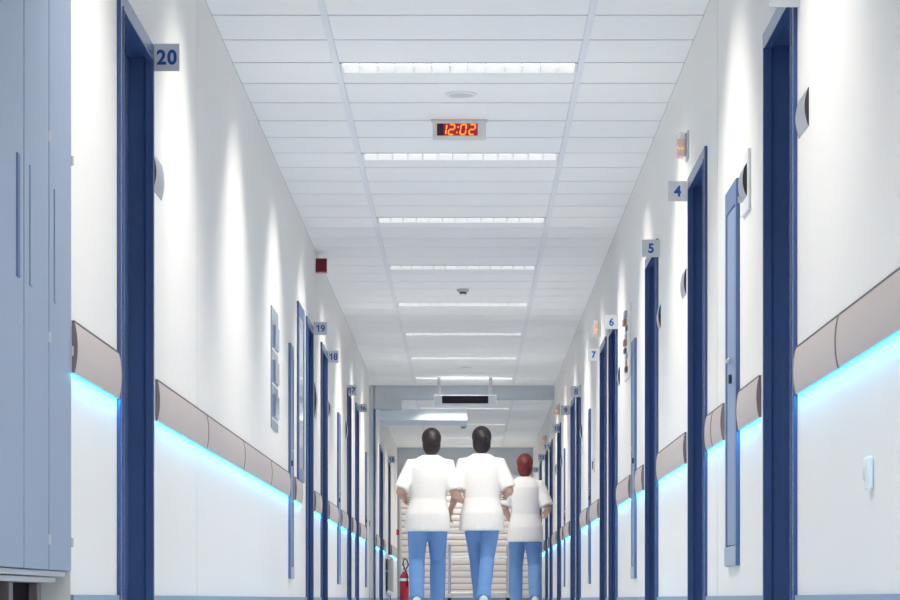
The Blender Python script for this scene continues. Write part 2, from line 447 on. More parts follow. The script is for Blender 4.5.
where_l = {'20': 'nearest dark blue door on the left, beside the number 20 plate', '19': 'blue door beside the window, under number 19', '18': 'recessed blue door beside the number 18 plate',
           '17': 'dark door under number 17', '16': 'dark door beside the number 16 plate', 'glazed': 'blue framed door just past the bulkhead on the left', '15': 'dark door under number 15'}
for (k, a, b), r in zip(R_DOORS, R_OPEN): nd += 1; door(nd, 1, r, where_r[k])
for (k, a, b), r in zip(L_DOORS, L_OPEN): nd += 1; door(nd, -1, r, where_l[k])

# window beside door 19
y0, y1 = WIN; t = empty('window_1', (-A, (y0+y1)/2, 0.94), 'blue framed interior window beside door 19', 'window', kind='structure')
mb = MB(); z0, z1 = 0.93, DTOP
for a, b, c, d in ((y0, y0+0.09, z0, z1), (y1-0.09, y1, z0, z1), (y0+0.09, y1-0.09, z1-0.09, z1), (y0+0.09, y1-0.09, z0, z0+0.09)):
    mb.box(-A-0.06, -A+0.014, a, b, c, d, 0.003)
mb.build('window_frame', 'cup', t)
mb = MB(); mb.box(-A+0.004, -A+0.010, y0+0.09, y1-0.09, z0+0.09, z1-0.09); mb.build('pane', 'glass', t)
mb = MB(); mb.box(-A-0.05, -A-0.04, y0+0.03, y1-0.03, z0+0.03, z1-0.03); mb.build('pale_backing', 'white', t)  # white panel added behind the pale glass to imitate the opposite wall's reflection

# ------------------------------------------------------------------ wall cupboards
def cupboard(s, a, b, label, knob=True):
    y0, y1 = rng(s, a, b); z0, z1, p = 0.235, 1.79, 0.016
    t = empty('meter_cupboard', (X(s, 0), (y0+y1)/2, z0), label, 'wall cupboard', 'narrow blue wall cupboards')
    px = lambda q: X(s, q)
    mb = MB(); w = 0.06
    mb.box(px(0), px(p), y0, y0+w, z0, z1, 0.002); mb.box(px(0), px(p), y1-w, y1, z0, z1, 0.002)
    mb.box(px(0), px(p), y0+w, y1-w, z1-w*1.6, z1, 0.002); mb.box(px(0), px(p), y0+w, y1-w, z0, z0+w, 0.002)
    mb.build('cupboard_frame', 'cup', t)
    dr = MB().box(px(0), px(p-0.004), y0+w+0.003, y1-w-0.003, z0+0.085, z1-w*1.6-0.003, 0.002).build('cupboard_door', 'cuppan', t)
    MB().box(px(p-0.003), px(p+0.004), y0+0.004, y1-0.004, z0+0.002, z0+0.08, 0.002).build('kick_plate', 'kick', t)
    yk = y1-0.26
    mb = MB(); mb.cyl((px(p-0.006), yk, 1.0), (px(p+0.008), yk, 1.0), 0.019, 16); mb.build('lock', 'dark', dr, True)
    mb = MB(); mb.tube([(px(p-0.006), yk+0.02, 1.075), (px(p+0.014), yk+0.02, 1.075)], 0.009, 10)
    mb.tube([(px(p+0.012), yk+0.03, 1.075), (px(p+0.012), yk-0.07, 1.075)], 0.008, 10, True); mb.build('lever', 'steel', dr, True)
CUPS_R = [(740.0, 725.0, 'narrow blue wall cupboard between doors 3 and 4'), (636.8, 631.0, 'narrow blue wall cupboard beside the notice board, between doors 5 and 6'),
          (591.0, 588.0, 'narrow blue wall cupboard between doors 7 and 8'), (565.4, 563.6, 'narrow blue wall cupboard between doors 9 and 10')]
CUPS_L = [(288.3, 294.0, 'narrow blue wall cupboard just before the window'), (337.0, 340.8, 'narrow blue wall cupboard between doors 18 and 17'),
          (365.0, 367.2, 'narrow blue wall cupboard beside the side passage')]
for a, b, l in CUPS_R: cupboard(1, a, b, l)
for a, b, l in CUPS_L: cupboard(-1, a, b, l)

# ------------------------------------------------------------------ handrails with blue light strip
LEDW = 2.0
def rail(s, y0, y1, label, led=True):
    y0, y1 = sorted((y0, y1)); y0 += 0.004; y1 -= 0.004
    t = empty('wall_rail', (X(s, 0), (y0+y1)/2, 0.76), label, 'wall rail', 'grey bumper rails along the walls')
    z0, z1 = 0.776, 0.927
    prof = []
    N = 9
    for i in range(N+1):
        u = i / N; z = z0 + (z1-z0)*u
        prof.append((X(s, 0.008 + 0.009*math.sin(PI*u)**0.8), z))
    prof += [(X(s, 0.004), z1), (X(s, 0.004), z0+0.035), (X(s, 0.007), z0+0.004)]
    c = min(0.007, (y1-y0)*0.2)
    MB().prism_y(prof, y0+c, y1-c).build('rail_cover', 'rail', t)
    for ya, yb in ((y0, y0+c), (y1-c, y1)):
        pr = [(X(s, 0.001), z0)] + [(x + (0.0015 if s < 0 else -0.0015), z) for x, z in prof[:N+1]] + [(X(s, 0.001), z1)]
        MB().prism_y(pr, ya, yb).build('end_cap', 'railcap', t)
    MB().box(X(s, 0.0), X(s, 0.009), y0+c, y1-c, z1, z1+0.006).build('top_gap_shade', 'raildk', t)  # dark strip painted in for the shadow gap along the rail top
    if led:
        MB().box(X(s, 0.001), X(s, 0.006), y0+c, y1-c, z0-0.001, z0+0.006).build('light_strip', 'led', t)
        l = bpy.data.lights.new('led_lamp', 'AREA'); l.shape = 'RECTANGLE'; l.size = 0.007; l.size_y = max(0.02, y1-y0-0.03)
        l.energy = LEDW * (y1-y0); l.color = (0.0, 0.50, 0.98)
        lo = bpy.data.objects.new('led_lamp', l); COL.objects.link(lo); lo.location = (X(s, 0.0075), (y0+y1)/2, z0-0.002)
        lo.rotation_euler = (0, math.radians(8)*(1 if s < 0 else -1), 0)
RL = [(71.2, 117.0, 'grey rail piece between the blue locker and door 20'), (155.0, 205, 'grey rail piece starting right behind door 20'),
      (205, 242, 'grey rail piece second behind door 20'), (242, 269.3, 'grey rail piece under the leaflet rack'), (269.3, 288.2, 'grey rail piece ending at the cupboard before the window'),
      (294.2, 300.5, 'short grey rail piece below the interior window'), (313.9, 320.3, 'short grey rail piece between doors 19 and 18'), (328.1, 336.9, 'grey rail piece right behind door 18'),
      (340.9, 346.9, 'grey rail piece right before door 17'), (351.7, 354.9, 'short grey rail piece between doors 17 and 16'), (359.3, 364.9, 'grey rail piece right behind door 16'),
      (375.6, 379.1, 'grey rail piece right past the bulkhead on the left'), (383.1, 385.0, 'grey rail piece before the radiator'), (390.8, 396.5, 'last grey rail piece on the left, beside the fire extinguisher')]
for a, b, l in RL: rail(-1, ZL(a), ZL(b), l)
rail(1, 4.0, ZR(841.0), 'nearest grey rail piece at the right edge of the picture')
RR = [(841.0, 798.0, 'grey rail piece ending at door 3'), (761.5, 740.2, 'grey rail piece between door 3 and the first cupboard'), (724.8, 714.5, 'short grey rail piece just past the first cupboard on the right'),
      (714.5, 708.0, 'short grey rail piece just before door 4'), (686.8, 658.9, 'grey rail piece between doors 4 and 5'), (644.2, 637.0, 'grey rail piece just past door 5'),
      (630.8, 618.2, 'grey rail piece between the notice board cupboard and door 6'), (599.2, 591.2, 'grey rail piece just past door 7'), (587.8, 581.3, 'grey rail piece just before door 8'),
      (570.1, 565.6, 'grey rail piece just past door 9'), (563.4, 561.5, 'short grey rail piece just before door 10'), (556.8, 552.9, 'grey rail piece between doors 10 and 11'),
      (549.2, 548.4, 'tiny grey rail piece between doors 11 and 12'), (545.0, 542.0, 'grey rail piece between doors 12 and 13')]
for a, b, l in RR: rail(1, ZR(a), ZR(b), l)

# ------------------------------------------------------------------ number signs
NEAR_EDGE = ('5', '6', '8', '10', '17')
def sign(num, px0, px1, py0, py1, side, label, tx=0.5):
    """flag sign standing out from the wall; px at the wall decides the distance"""
    xw = px0 if side < 0 else px1
    y = YY(side, xw); k = y / F
    if num in NEAR_EDGE: y -= 0.03; k = y / F
    xa, xb = (px0-CX)*k, (px1-CX)*k
    z0, z1 = CAMZ+(HY-py1)*k, CAMZ+(HY-py0)*k
    if side < 0: xa = -A + 0.0
    else: xb = B
    t = empty('room_sign', (xa if side < 0 else xb, y, z0), label, 'room number sign', 'number plates standing out from the walls')
    MB().box(xa, xb, y, y+0.006, z0, z1, 0.0015).build('plate', 'plate', t)
    mb = MB()
    xs = (xa if side < 0 else xb); o = 0.012 if side < 0 else -0.012
    mb.box(xs, xs+o, y+0.006, y+0.016, z0+0.01, z1-0.01, 0.002); mb.build('bracket', 'alu', t)
    if num:
        number_mesh(num, (z1-z0)*0.55, 'blue', 'numeral', t, (xa+(xb-xa)*tx, y-0.0012, (z0+z1)/2))
sign('', 769, 800, -22, 7, 1, 'blank looking number plate at the very top edge above door 3')
for n, a, b, c, d in (('4',668,687,181,201.3), ('5',642,659.7,239.5,257), ('6',605,617.8,315,329), ('7',588,599.6,348.5,360.8), ('8',571,581,386,397),
                      ('9',561,570.4,405.5,414.8), ('10',552.5,561,424,432.8), ('11',543.2,550.2,442.8,450.2), ('12',538.2,545.2,454,460.6), ('13',532.3,538.6,467,472.4)):
    sign(n, a, b, c, d, 1, 'pale number plate reading %s in blue' % n)
for n, a, b, c, d in (('20',150.5,179.5,43.5,71), ('19',313.6,327,322,335), ('18',327.8,338.6,350.6,362.8), ('17',347.2,356.2,385,395.4), ('16',358.8,367,404,412.2), ('15',388.2,394.8,456,463)):
    sign(n, a, b, c, d, -1, 'pale number plate reading %s in blue' % n, 0.56 if n == '20' else 0.5)

# ------------------------------------------------------------------ curved aluminium name plates
def nameplate(s, y0, y1, z0, z1, label, bulge=0.011):
    y0, y1 = sorted((y0, y1))
    t = empty('door_nameplate', (X(s, 0), (y0+y1)/2, z0), label, 'name plate', 'curved aluminium name plates')
    N = 10; arc = [(X(s, 0.003 + bulge*math.sin(PI*i/N)), z0+(z1-z0)*i/N) for i in range(N+1)]
    MB().prism_y([(X(s, 0), z0)] + arc + [(X(s, 0), z1)], y0+0.006, y1-0.006).build('curved_face', 'alu', t, True)
    for a, b in ((y0, y0+0.006), (y1-0.006, y1)):
        MB().prism_y([(X(s, 0), z0-0.002)] + [(x, z) for x, z in arc] + [(X(s, 0), z1+0.002)], a, b).build('end_cap', 'dark', t)
nameplate(1, ZR(809), ZR(809)+0.27, 1.617, 1.737, 'curved silver name plate beside door 3')
nameplate(1, ZR(686.5), ZR(686.5)+0.25, 1.625, 1.75, 'curved silver name plate just past door 4')
nameplate(1, ZR(660.8), ZR(660.8)+0.16, 1.64, 1.765, 'curved silver name plate at the near edge of door 5')
nameplate(1, ZR(620.0), ZR(620.0)+0.17, 1.64, 1.765, 'curved silver name plate at the near edge of door 6')
nameplate(1, ZR(582.0), ZR(582.0)+0.2, 1.64, 1.765, 'curved silver name plate at the near edge of door 8')
nameplate(1, ZR(562.0), ZR(562.0)+0.2, 1.64, 1.765, 'curved silver name plate at the near edge of door 10')
nameplate(1, ZR(556.6), ZR(556.6)+0.3, 1.64, 1.765, 'curved silver name plate just past door 10')
nameplate(-1, ZL(152.5), ZL(152.5)+0.30, 1.64, 1.775, 'curved silver name plate just past door 20')
nameplate(-1, ZL(314.2), ZL(314.2)+0.22, 1.50, 1.765, 'tall curved silver name plate just past door 19', 0.012)
nameplate(-1, ZL(328.4), ZL(328.4)+0.25, 1.66, 1.78, 'curved silver name plate just past door 18')
nameplate(-1, ZL(346.6)-0.25, ZL(346.6)-0.02, 1.66, 1.82, 'curved silver name plate just before door 17')

# hand gel dispenser on white plate, right wall
y0, y1 = ZR(751), ZR(744); zb, zt = 1.615, 1.84
t = empty('gel_dispenser', (B, (y0+y1)/2, zb), 'silver hand gel dispenser on a white backing plate above the first cupboard', 'dispenser')
MB().box(X(1,0), X(1,0.012), y0, y1, zb-0.01, zt, 0.004).build('backing_plate', 'white', t)
za, zc = 1.66, 1.79; N = 10
arc = [(X(1, 0.012+0.017*math.sin(PI*i/N)**0.7), za+(zc-za)*i/N) for i in range(N+1)]
MB().prism_y([(X(1,0.012), za)]+arc+[(X(1,0.012), zc)], y0+0.045, y1-0.06).build('dispenser_body', 'alu', t, True)
MB().prism_y([(X(1,0.012), za)]+arc+[(X(1,0.012), zc)], y0+0.038, y0+0.0449).build('side_cap', 'dark', t)
MB().cyl((X(1,0.032), y0+0.11, za-0.018), (X(1,0.032), y0+0.11, za+0.006), 0.009, 12).build('nozzle', 'steel', t, True)

# notice board on the right wall with clutter
y0, y1 = ZR(631), ZR(625.6)
t = empty('notice_board', (B, (y0+y1)/2, 1.6), 'white board with small dark leaflets between doors 5 and 6', 'notice board')
MB().box(X(1,0), X(1,0.010), y0, y1, 1.60, 2.085, 0.004).build('board', 'white', t)
random.seed(3)
for i in range(9):
    z = 1.64 + i*0.047; y = y0+0.17+random.uniform(0, 0.24)
    MB().box(X(1,0.0095), X(1, random.uniform(0.016,0.034)), y, y+random.uniform(0.10,0.18), z, z+random.uniform(0.030,0.042), 0.003).build('leaflet', ('leafb','leafc','leafa')[i % 3], t)
# leaflet rack on left wall
y0, y1 = ZL(270.6), ZL(277)
t = empty('leaflet_rack', (-A, (y0+y1)/2, 1.14), 'tall blue grey leaflet rack with clear pockets on the left wall', 'leaflet rack')
MB().box(X(-1,0), X(-1,0.008), y0, y1, 1.13, 1.865, 0.003).build('back_panel', 'clear', t)
for i, z in enumerate((1.21, 1.42, 1.63)):
    pk = MB(); pk.box(X(-1,0.0175), X(-1,0.019), y0+0.16, y1-0.06, z, z+0.13); pk.box(X(-1,0.008), X(-1,0.019), y0+0.16, y0+0.163, z, z+0.13)
    pk.box(X(-1,0.008), X(-1,0.019), y1-0.063, y1-0.06, z, z+0.13); pk.box(X(-1,0.008), X(-1,0.019), y0+0.16, y1-0.06, z-0.003, z)
    pk = pk.build('pocket', 'clear', t)
    MB().box(X(-1,0.010), X(-1,0.016), y0+0.2, y1-0.1, z+0.002, z+0.10+0.02*(i % 2)).build('leaflets', ('leafa','white','leafb')[i], pk)
    MB().box(X(-1,0.0075), X(-1,0.010), y0+0.01, y1-0.01, z-0.025, z-0.018).build('divider', 'white', t)

# nurse call lamps
for px, zc, lab in ((689, 2.345, 'white and red call lamp above door 4'), (600.6, 2.335, 'white and red call lamp above door 7'),
                    (560.0, 2.35, 'white and red call lamp above door 10'), (546.2, 2.32, 'white and red call lamp above door 11')):
    y = ZR(px)
    t = empty('call_lamp', (B, y, zc-0.07), lab, 'call lamp', 'nurse call lamps above the doors')
    MB().box(X(1,0), X(1,0.010), y-0.01, y+0.13, zc-0.07, zc+0.07, 0.004).build('back_plate', 'plate', t)
    MB().box(X(1,0.010), X(1,0.055), y+0.02, y+0.10, zc-0.05, zc+0.065, 0.012, 3).build('cover', 'callwht', t)
    MB().box(X(1,0.020), X(1,0.060), y+0.012, y+0.09, zc-0.01, zc+0.028, 0.006).build('upper_lens', 'callred', t)
    MB().box(X(1,0.020), X(1,0.060), y+0.012, y+0.09, zc-0.06, zc-0.022, 0.006).build('lower_lens', 'callred', t)
    mb = MB(); mb.ell((X(1,0.033), y+0.012, zc-0.018), 0.007, 0.004, 0.007, 10, 6); mb.ell((X(1,0.048), y+0.012, zc-0.018), 0.006, 0.004, 0.006, 10, 6)
    mb.build('glow_point', 'callon', t, True)

# red alarm box, left wall by the ceiling
y = ZL(315.6)
t = empty('alarm_sounder', (-A, y, 2.63), 'dark red alarm box high on the left wall before door 19', 'alarm')
MB().box(X(-1,0), X(-1,0.085), y, y+0.09, 2.645, 2.745, 0.006).build('housing', 'red', t)
mb = MB(); 
for z in (2.642, 2.744): mb.box(X(-1,0), X(-1,0.087), y-0.001, y+0.091, z, z+0.005)
mb.build('edge_band', 'red2', t)
MB().box(X(-1,0.02), X(-1,0.05), y+0.02, y+0.06, 2.634, 2.643).build('test_button', 'alu', t)

# wall sensor near right edge, switches
y = ZR(874); t = empty('wall_sensor', (B, y, 0.395), 'small white rounded fitting low on the near right wall', 'wall fitting')
MB().box(X(1,0), X(1,0.018), y, y+0.085, 0.395, 0.485, 0.008, 4).build('cover', 'white', t, True)
MB().ell((X(1,0.018), y+0.05, 0.44), 0.006, 0.014, 0.022, 14, 8).build('sensor_eye', 'offwhite', t, True)
for s, px, z, lab in ((1, 594.6, 1.255, 'small brown switch plate between door 7 and the cupboard'), (-1, 368.3, 1.00, 'tiny dark switch at the corner of the side passage')):
    y = YY(s, px); t = empty('wall_switch', (X(s,0), y, z-0.05), lab, 'switch')
    MB().box(X(s,0), X(s,0.012), y, y+0.08, z-0.055, z+0.055, 0.003).build('switch_plate', 'offwhite', t)
    MB().box(X(s,0.012), X(s,0.02), y+0.015, y+0.065, z-0.035, z+0.035, 0.003).build('rocker', 'leafb', t)

# ------------------------------------------------------------------ blue built-in locker
xf = -1.182; d_ = (LOCK[1]-LOCK[0]-0.006)
t = empty('locker', (xf, (LOCK[0]+LOCK[1])/2, 0), 'tall light blue built-in locker at the left edge', 'locker')
zb = 0.183
mb = MB(); mb.box(-1.60, xf-0.026, LOCK[0]+0.003, LOCK[1]-0.003, zb+0.004, 2.44)
mb.build('carcass', 'lockgap', t)
edges = [LOCK[0]+0.005] + [LOCK[1]-0.004-w for w in (1.90, 1.416, 0.936, 0.469, 0.0)]
for i in range(len(edges)-1):
    a, b = edges[i]+0.009, edges[i+1]-(0.008 if i < len(edges)-2 else 0.003)
    dr = MB().box(xf-0.024, xf, a, b, zb, 2.43, 0.003).build('locker_door', 'locker', t)
    near = i in (3, 4)
    ya = a+0.085 if near else b-0.13
    if i == 2: ya = b-0.125
    mb = MB(); m_ = 'lockgap' if not near else 'locker'
    mb.box(xf-0.001, xf+0.004, ya, ya+0.045, 0.945, 1.27, 0.002)
    mb.build('pull_strip', m_, dr)
    if i >= 3:
        for z in (0.268, 0.839, 1.405):
            MB().cyl((xf+0.001, b+0.001, z-0.014), (xf+0.001, b+0.001, z+0.014), 0.006, 10).build('hinge', 'steel', dr, True)
mb = MB(); mb.box(-1.247, -1.195, LOCK[0]+0.003, LOCK[1]-0.05, 0.166, 0.181, 0.002); mb.box(-1.262, -1.217, LOCK[0]+0.003, LOCK[1]-0.09, 0.148, 0.163, 0.002)
mb.build('plinth_rail', 'steel', t)
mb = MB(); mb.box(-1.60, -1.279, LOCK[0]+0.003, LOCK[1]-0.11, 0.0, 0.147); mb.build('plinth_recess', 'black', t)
for yy in (6.6, 7.16, 7.55, 8.02, 8.55):
    MB().box(-1.279, -1.252, yy, yy+0.07, 0.0, 0.147, 0.003).build('plinth_post', 'railcap', t)

# ------------------------------------------------------------------ ceiling-mounted things
yc = 16.55; k = yc/F
t = empty('digital_clock', ((459.3-CX)*k, yc, HC), 'white digital wall clock reading 12:02 in red, under the ceiling', 'clock')
x0, x1 = (432.5-CX)*k, (486-CX)*k; z0, z1 = CAMZ+(HY-138.5)*k, HC-0.004
MB().box(x0, x1, yc, yc+0.07, z0, z1, 0.006, 3).build('clock_case', 'offwhite', t)
MB().box((431-CX)*k, (487.5-CX)*k, yc-0.003, yc+0.073, HC-0.006, HC-0.001).build('mounting_plate', 'plate', t)
u0, u1, w0, w1 = (437-CX)*k, (477.8-CX)*k, CAMZ+(HY-135.6)*k, CAMZ+(HY-123.6)*k
dw = MB().box(u0, u1, yc-0.003, yc+0.002, w0, w1).build('display_window', 'disp', t)
MB().box(u0, (443.3-CX)*k, yc-0.0036, yc-0.0031, w0, w1).build('unlit_area', 'dispoff', dw)
mb = MB()
def seg_digit(mb, ch, cx, cz, w, h, y):
    segs = {'0':'abcdef', '1':'bc', '2':'abged'}[ch]; th = 0.0075; sl = 0.14
    P = {'a':((-w/2,h/2),(w/2,h/2)), 'b':((w/2,h/2),(w/2,0)), 'c':((w/2,0),(w/2,-h/2)), 'd':((-w/2,-h/2),(w/2,-h/2)),
         'e':((-w/2,-h/2),(-w/2,0)), 'f':((-w/2,0),(-w/2,h/2)), 'g':((-w/2,0),(w/2,0))}
    for s in segs:
        (a, b), (c, d) = P[s]
        a += b*sl; c += d*sl
        v = Vector((c-a, 0, d-b)); L = v.length; v.normalize(); n = Vector((-v.z, 0, v.x))*th/2
        p = Vector((cx+a, 0, cz+b)) + v*0.001; q = Vector((cx+c, 0, cz+d)) - v*0.001
        pts = [p, p+v*th/2+n, q-v*th/2+n, q, q-v*th/2-n, p+v*th/2-n]
        f = [mb.bm.verts.new((P_.x, y, P_.z)) for P_ in pts]; g = [mb.bm.verts.new((P_.x, y+0.002, P_.z)) for P_ in pts]
        mb.bm.faces.new(f); mb.bm.faces.new(g[::-1])
        for i in range(6): mb.bm.faces.new((f[i], g[i], g[(i+1) % 6], f[(i+1) % 6]))
cz = (w0+w1)/2; h = (w1-w0)*0.82; wd = 0.030
for ch, px in (('1', 443.6), ('2', 451.6), ('0', 463.2), ('2', 472.2)):
    mb2 = MB(); seg_digit(mb2, ch, (px-CX)*k, cz, wd, h, yc-0.0055); mb2.build('digit', 'digit', dw)
mb = MB()
for dx, dz in ((0.003, h*0.24), (-0.003, -h*0.3)): mb.box((457.6-CX)*k+dx-0.004, (457.6-CX)*k+dx+0.004, yc-0.0055, yc-0.0035, cz+dz-0.004, cz+dz+0.004)
mb.build('colon', 'digit', dw)

for px, py, hh, lab in ((461, 94, HC, 'flat round ceiling speaker just before the red clock'), (465, 367, HC, 'flat round ceiling speaker near the hanging display')):
    y = F*(hh-CAMZ)/(HY-py); x = (px-CX)*y/F
    t = empty('ceiling_speaker', (x, y, hh), lab, 'speaker', 'round ceiling speakers')
    MB().lathe((x, y, hh), [(0.085, 0.0), (0.085, -0.004), (0.078, -0.009), (0.068, -0.009), (0.066, -0.005)]).build('rim', 'white', t, True)
    MB().lathe((x, y, hh), [(0.066, -0.0045), (0.05, -0.008), (0.0, -0.010)]).build('grille', 'plate', t, True)
for px, py, hh, lab in ((463, 289, HC, 'smoke detector hanging below the middle of the ceiling'), (463.6, 425.5, HC2, 'small smoke detector in the low ceiling between the heads')):
    y = F*(hh-CAMZ)/(HY-py); x = (px-CX)*y/F
    t = empty('smoke_detector', (x, y, hh), lab, 'smoke detector', 'smoke detectors')
    MB().lathe((x, y, hh), [(0.052, 0.0), (0.052, -0.018), (0.046, -0.026), (0.03, -0.028)]).build('base', 'plate', t, True)
    MB().lathe((x, y, hh), [(0.030, -0.027), (0.030, -0.044)]).build('vent', 'dark', t, True)
    MB().lathe((x, y, hh), [(0.036, -0.044), (0.034, -0.052), (0.015, -0.056), (0, -0.056)]).build('cap', 'white', t, True)

# hanging matrix display
yd = 35.75; k = yd/F
x0, x1 = (434-CX)*k, (496.5-CX)*k; z0, z1 = CAMZ+(HY-405)*k, CAMZ+(HY-395)*k
t = empty('hanging_display', ((x0+x1)/2, yd, z1), 'dark screen in a pale frame hanging from two posts', 'display')
MB().box(x0, x1, yd, yd+0.09, z0, z1, 0.006).build('display_case', 'soffit', t)
MB().box((442-CX)*k, (488.3-CX)*k, yd-0.003, yd+0.01, CAMZ+(HY-403.4)*k, CAMZ+(HY-396)*k).build('screen', 'screen', t)
for px in (439, 490.5):
    MB().box((px-1.6-CX)*k, (px+1.6-CX)*k, yd+0.02, yd+0.06, z1-0.01, HC, 0.003).build('post', 'plate', t)

# ------------------------------------------------------------------ end of corridor
x0, x1 = -1.12, B-0.03; zt = 1.95
t = empty('roller_shutter', ((x0+x1)/2, YE, 0.14), 'pinkish white slatted roller shutter closing the end of the corridor', 'roller shutter')
mb = MB(); z = 0.155
while z < zt:
    zs = z; prof = [(YE-0.004, zs), (YE-0.022, zs+0.014), (YE-0.026, zs+0.055), (YE-0.018, zs+0.092), (YE-0.004, zs+0.094)]
    a = [mb.bm.verts.new((x0, y, q)) for y, q in prof]; b = [mb.bm.verts.new((x1, y, q)) for y, q in prof]
    mb.bm.faces.new(a); mb.bm.faces.new(b[::-1])
    for i in range(5): mb.bm.faces.new((a[i], b[i], b[(i+1) % 5], a[(i+1) % 5]))
    z += 0.105
mb.build('slat_curtain', 'shut', t)
MB().box(x0, x1, YE-0.004, YE-0.001, 0.14, zt+0.04).build('backing', 'shutdk', t)
MB().box(x0-0.03, x1+0.02, YE-0.12, YE-0.001, zt+0.04, zt+0.22, 0.01).build('shutter_box', 'plate', t)
for xx in (x0-0.03, x1-0.01): MB().box(xx, xx+0.035, YE-0.05, YE-0.001, 0.0, zt+0.04, 0.004).build('guide_channel', 'plate', t)
MB().box(x0, x1, YE-0.03, YE-0.003, 0.12, 0.155, 0.004).build('bottom_bar', 'offwhite', t)

# fire extinguisher
ye = 47.6; xe = (404.2-CX)/F*ye; R = 0.075
t = empty('fire_extinguisher', (xe, ye, 0), 'red fire extinguisher standing at the far left end', 'fire extinguisher')
MB().lathe((xe, ye, 0), [(R-0.01, 0.0), (R, 0.012), (R, 0.44), (R-0.006, 0.47), (R-0.025, 0.505), (0.03, 0.53), (0.026, 0.55)]).build('cylinder', 'red2', t, True)
MB().lathe((xe, ye, 0), [(0.03, 0.545), (0.032, 0.60), (0.02, 0.615)]).build('valve', 'steel', t, True)
mb = MB(); mb.tube([(xe, ye+0.02, 0.61), (xe-0.005, ye-0.06, 0.635), (xe-0.01, ye-0.12, 0.655)], 0.012, 10, True); mb.tube([(xe, ye+0.0, 0.60), (xe-0.005, ye-0.06, 0.60), (xe-0.01, ye-0.10, 0.59)], 0.010, 10, True)
mb.build('squeeze_grip', 'red2', t, True)
mb = MB(); mb.tube([(xe+0.03, ye-0.01, 0.59), (xe+0.07, ye-0.03, 0.65), (xe+0.045, ye-0.05, 0.73), (xe+0.0, ye-0.06, 0.75), (xe-0.02, ye-0.07, 0.66), (xe+0.05, ye-0.085, 0.5), (xe+0.055, ye-0.085, 0.3)], 0.011, 10, True)
mb.build('hose', 'rubber', t, True)
MB().lathe((xe, ye, 0), [(R+0.001, 0.39), (R+0.0015, 0.395), (R+0.0015, 0.43), (R+0.001, 0.435)]).build('label_band', 'offwhite', t, True)

# red call point on the far left
y = ZL(397.0)-0.4
t = empty('call_point', (-A, y, 1.16), 'small red fire call point at the far left end', 'call point')
MB().box(X(-1,0), X(-1,0.045), y, y+0.09, 1.16, 1.25, 0.005).build('housing', 'red2', t)
MB().box(X(-1,0.012), X(-1,0.0175), y-0.002, y+0.01, 1.19, 1.22).build('press_plate', 'callred', t)

# radiator standing off the left wall past the bulkhead
y0, y1 = ZL(385.4), ZL(387.8)
t = empty('wall_radiator', (-A, (y0+y1)/2, 0.15), 'tall narrow beige radiator on the left past the bulkhead', 'radiator')
mb = MB(); mb.box(X(-1,0.03), X(-1,0.075), y0+0.05, y1-0.05, 0.17, 0.72, 0.012)
for i in range(5):
    yy = y0+0.12+i*(y1-y0-0.24)/4; mb.box(X(-1,0.07), X(-1,0.085), yy-0.05, yy+0.05, 0.20, 0.69, 0.01)
mb.build('radiator_body', 'rail', t)
mb = MB(); mb.tube([(X(-1,0.05), y0, 0.70), (X(-1,0.05), y1, 0.70)], 0.035, 12, True); mb.tube([(X(-1,0.05), y0, 0.19), (X(-1,0.05), y1, 0.19)], 0.035, 12, True)
mb.build('header_pipe', 'white', t, True)
mb = MB(); mb.cyl((X(-1,0.0), y0+0.1, 0.5), (X(-1,0.035), y0+0.1, 0.5), 0.015, 10); mb.cyl((X(-1,0.0), y1-0.1, 0.5), (X(-1,0.035), y1-0.1, 0.5), 0.015, 10); mb.cyl((X(-1,0.05), y0+0.06, 0.0), (X(-1,0.05), y0+0.06, 0.19), 0.012, 10)
mb.build('mounting', 'steel', t, True)

# steel trolley behind the people
yt = 35.2; k = yt/F; xa, xb = (449.2-CX)*k, (508.6-CX)*k; zt = CAMZ+(HY-545)*k; D = 0.95
t = empty('steel_trolley', ((xa+xb)/2, yt, 0), 'low steel trolley frame on castors in front of the people', 'trolley')
for x in (xa, xb):
    for y in (yt, yt+D):
        MB().tube([(x, y, 0.15), (x, y, zt)], 0.016, 12, True).build('post', 'steel', t, True)
        c = MB(); c.cyl((x-0.018, y+0.02, 0.06), (x+0.018, y+0.02, 0.06), 0.06, 20); c = c.build('castor', 'rubber', t, True)
        MB().box(x-0.026, x+0.026, y-0.02, y+0.035, 0.115, 0.155, 0.004).build('fork', 'steel', c)
mb = MB(); z = CAMZ+(HY-557.3)*k
for y in (yt, yt+D): mb.cyl((xa, y, z), (xb, y, z), 0.008, 10)
for x in (xa, xb): mb.cyl((x, yt, z), (x, yt+D, z), 0.008, 10)
mb.build('guard_rail', 'steel', t, True)
mb = MB(); mb.box(xa, xb, yt, yt+D, 0.16, 0.18, 0.004); mb.build('deck', 'steel', t)
mb = MB()
for x, sx in ((xa, -0.085), (xb, 0.05)): mb.tube([(x, yt, zt-0.02), (x+sx, yt-0.01, zt-0.02)], 0.012, 10, True)
mb.build('push_grip', 'steel', t, True)

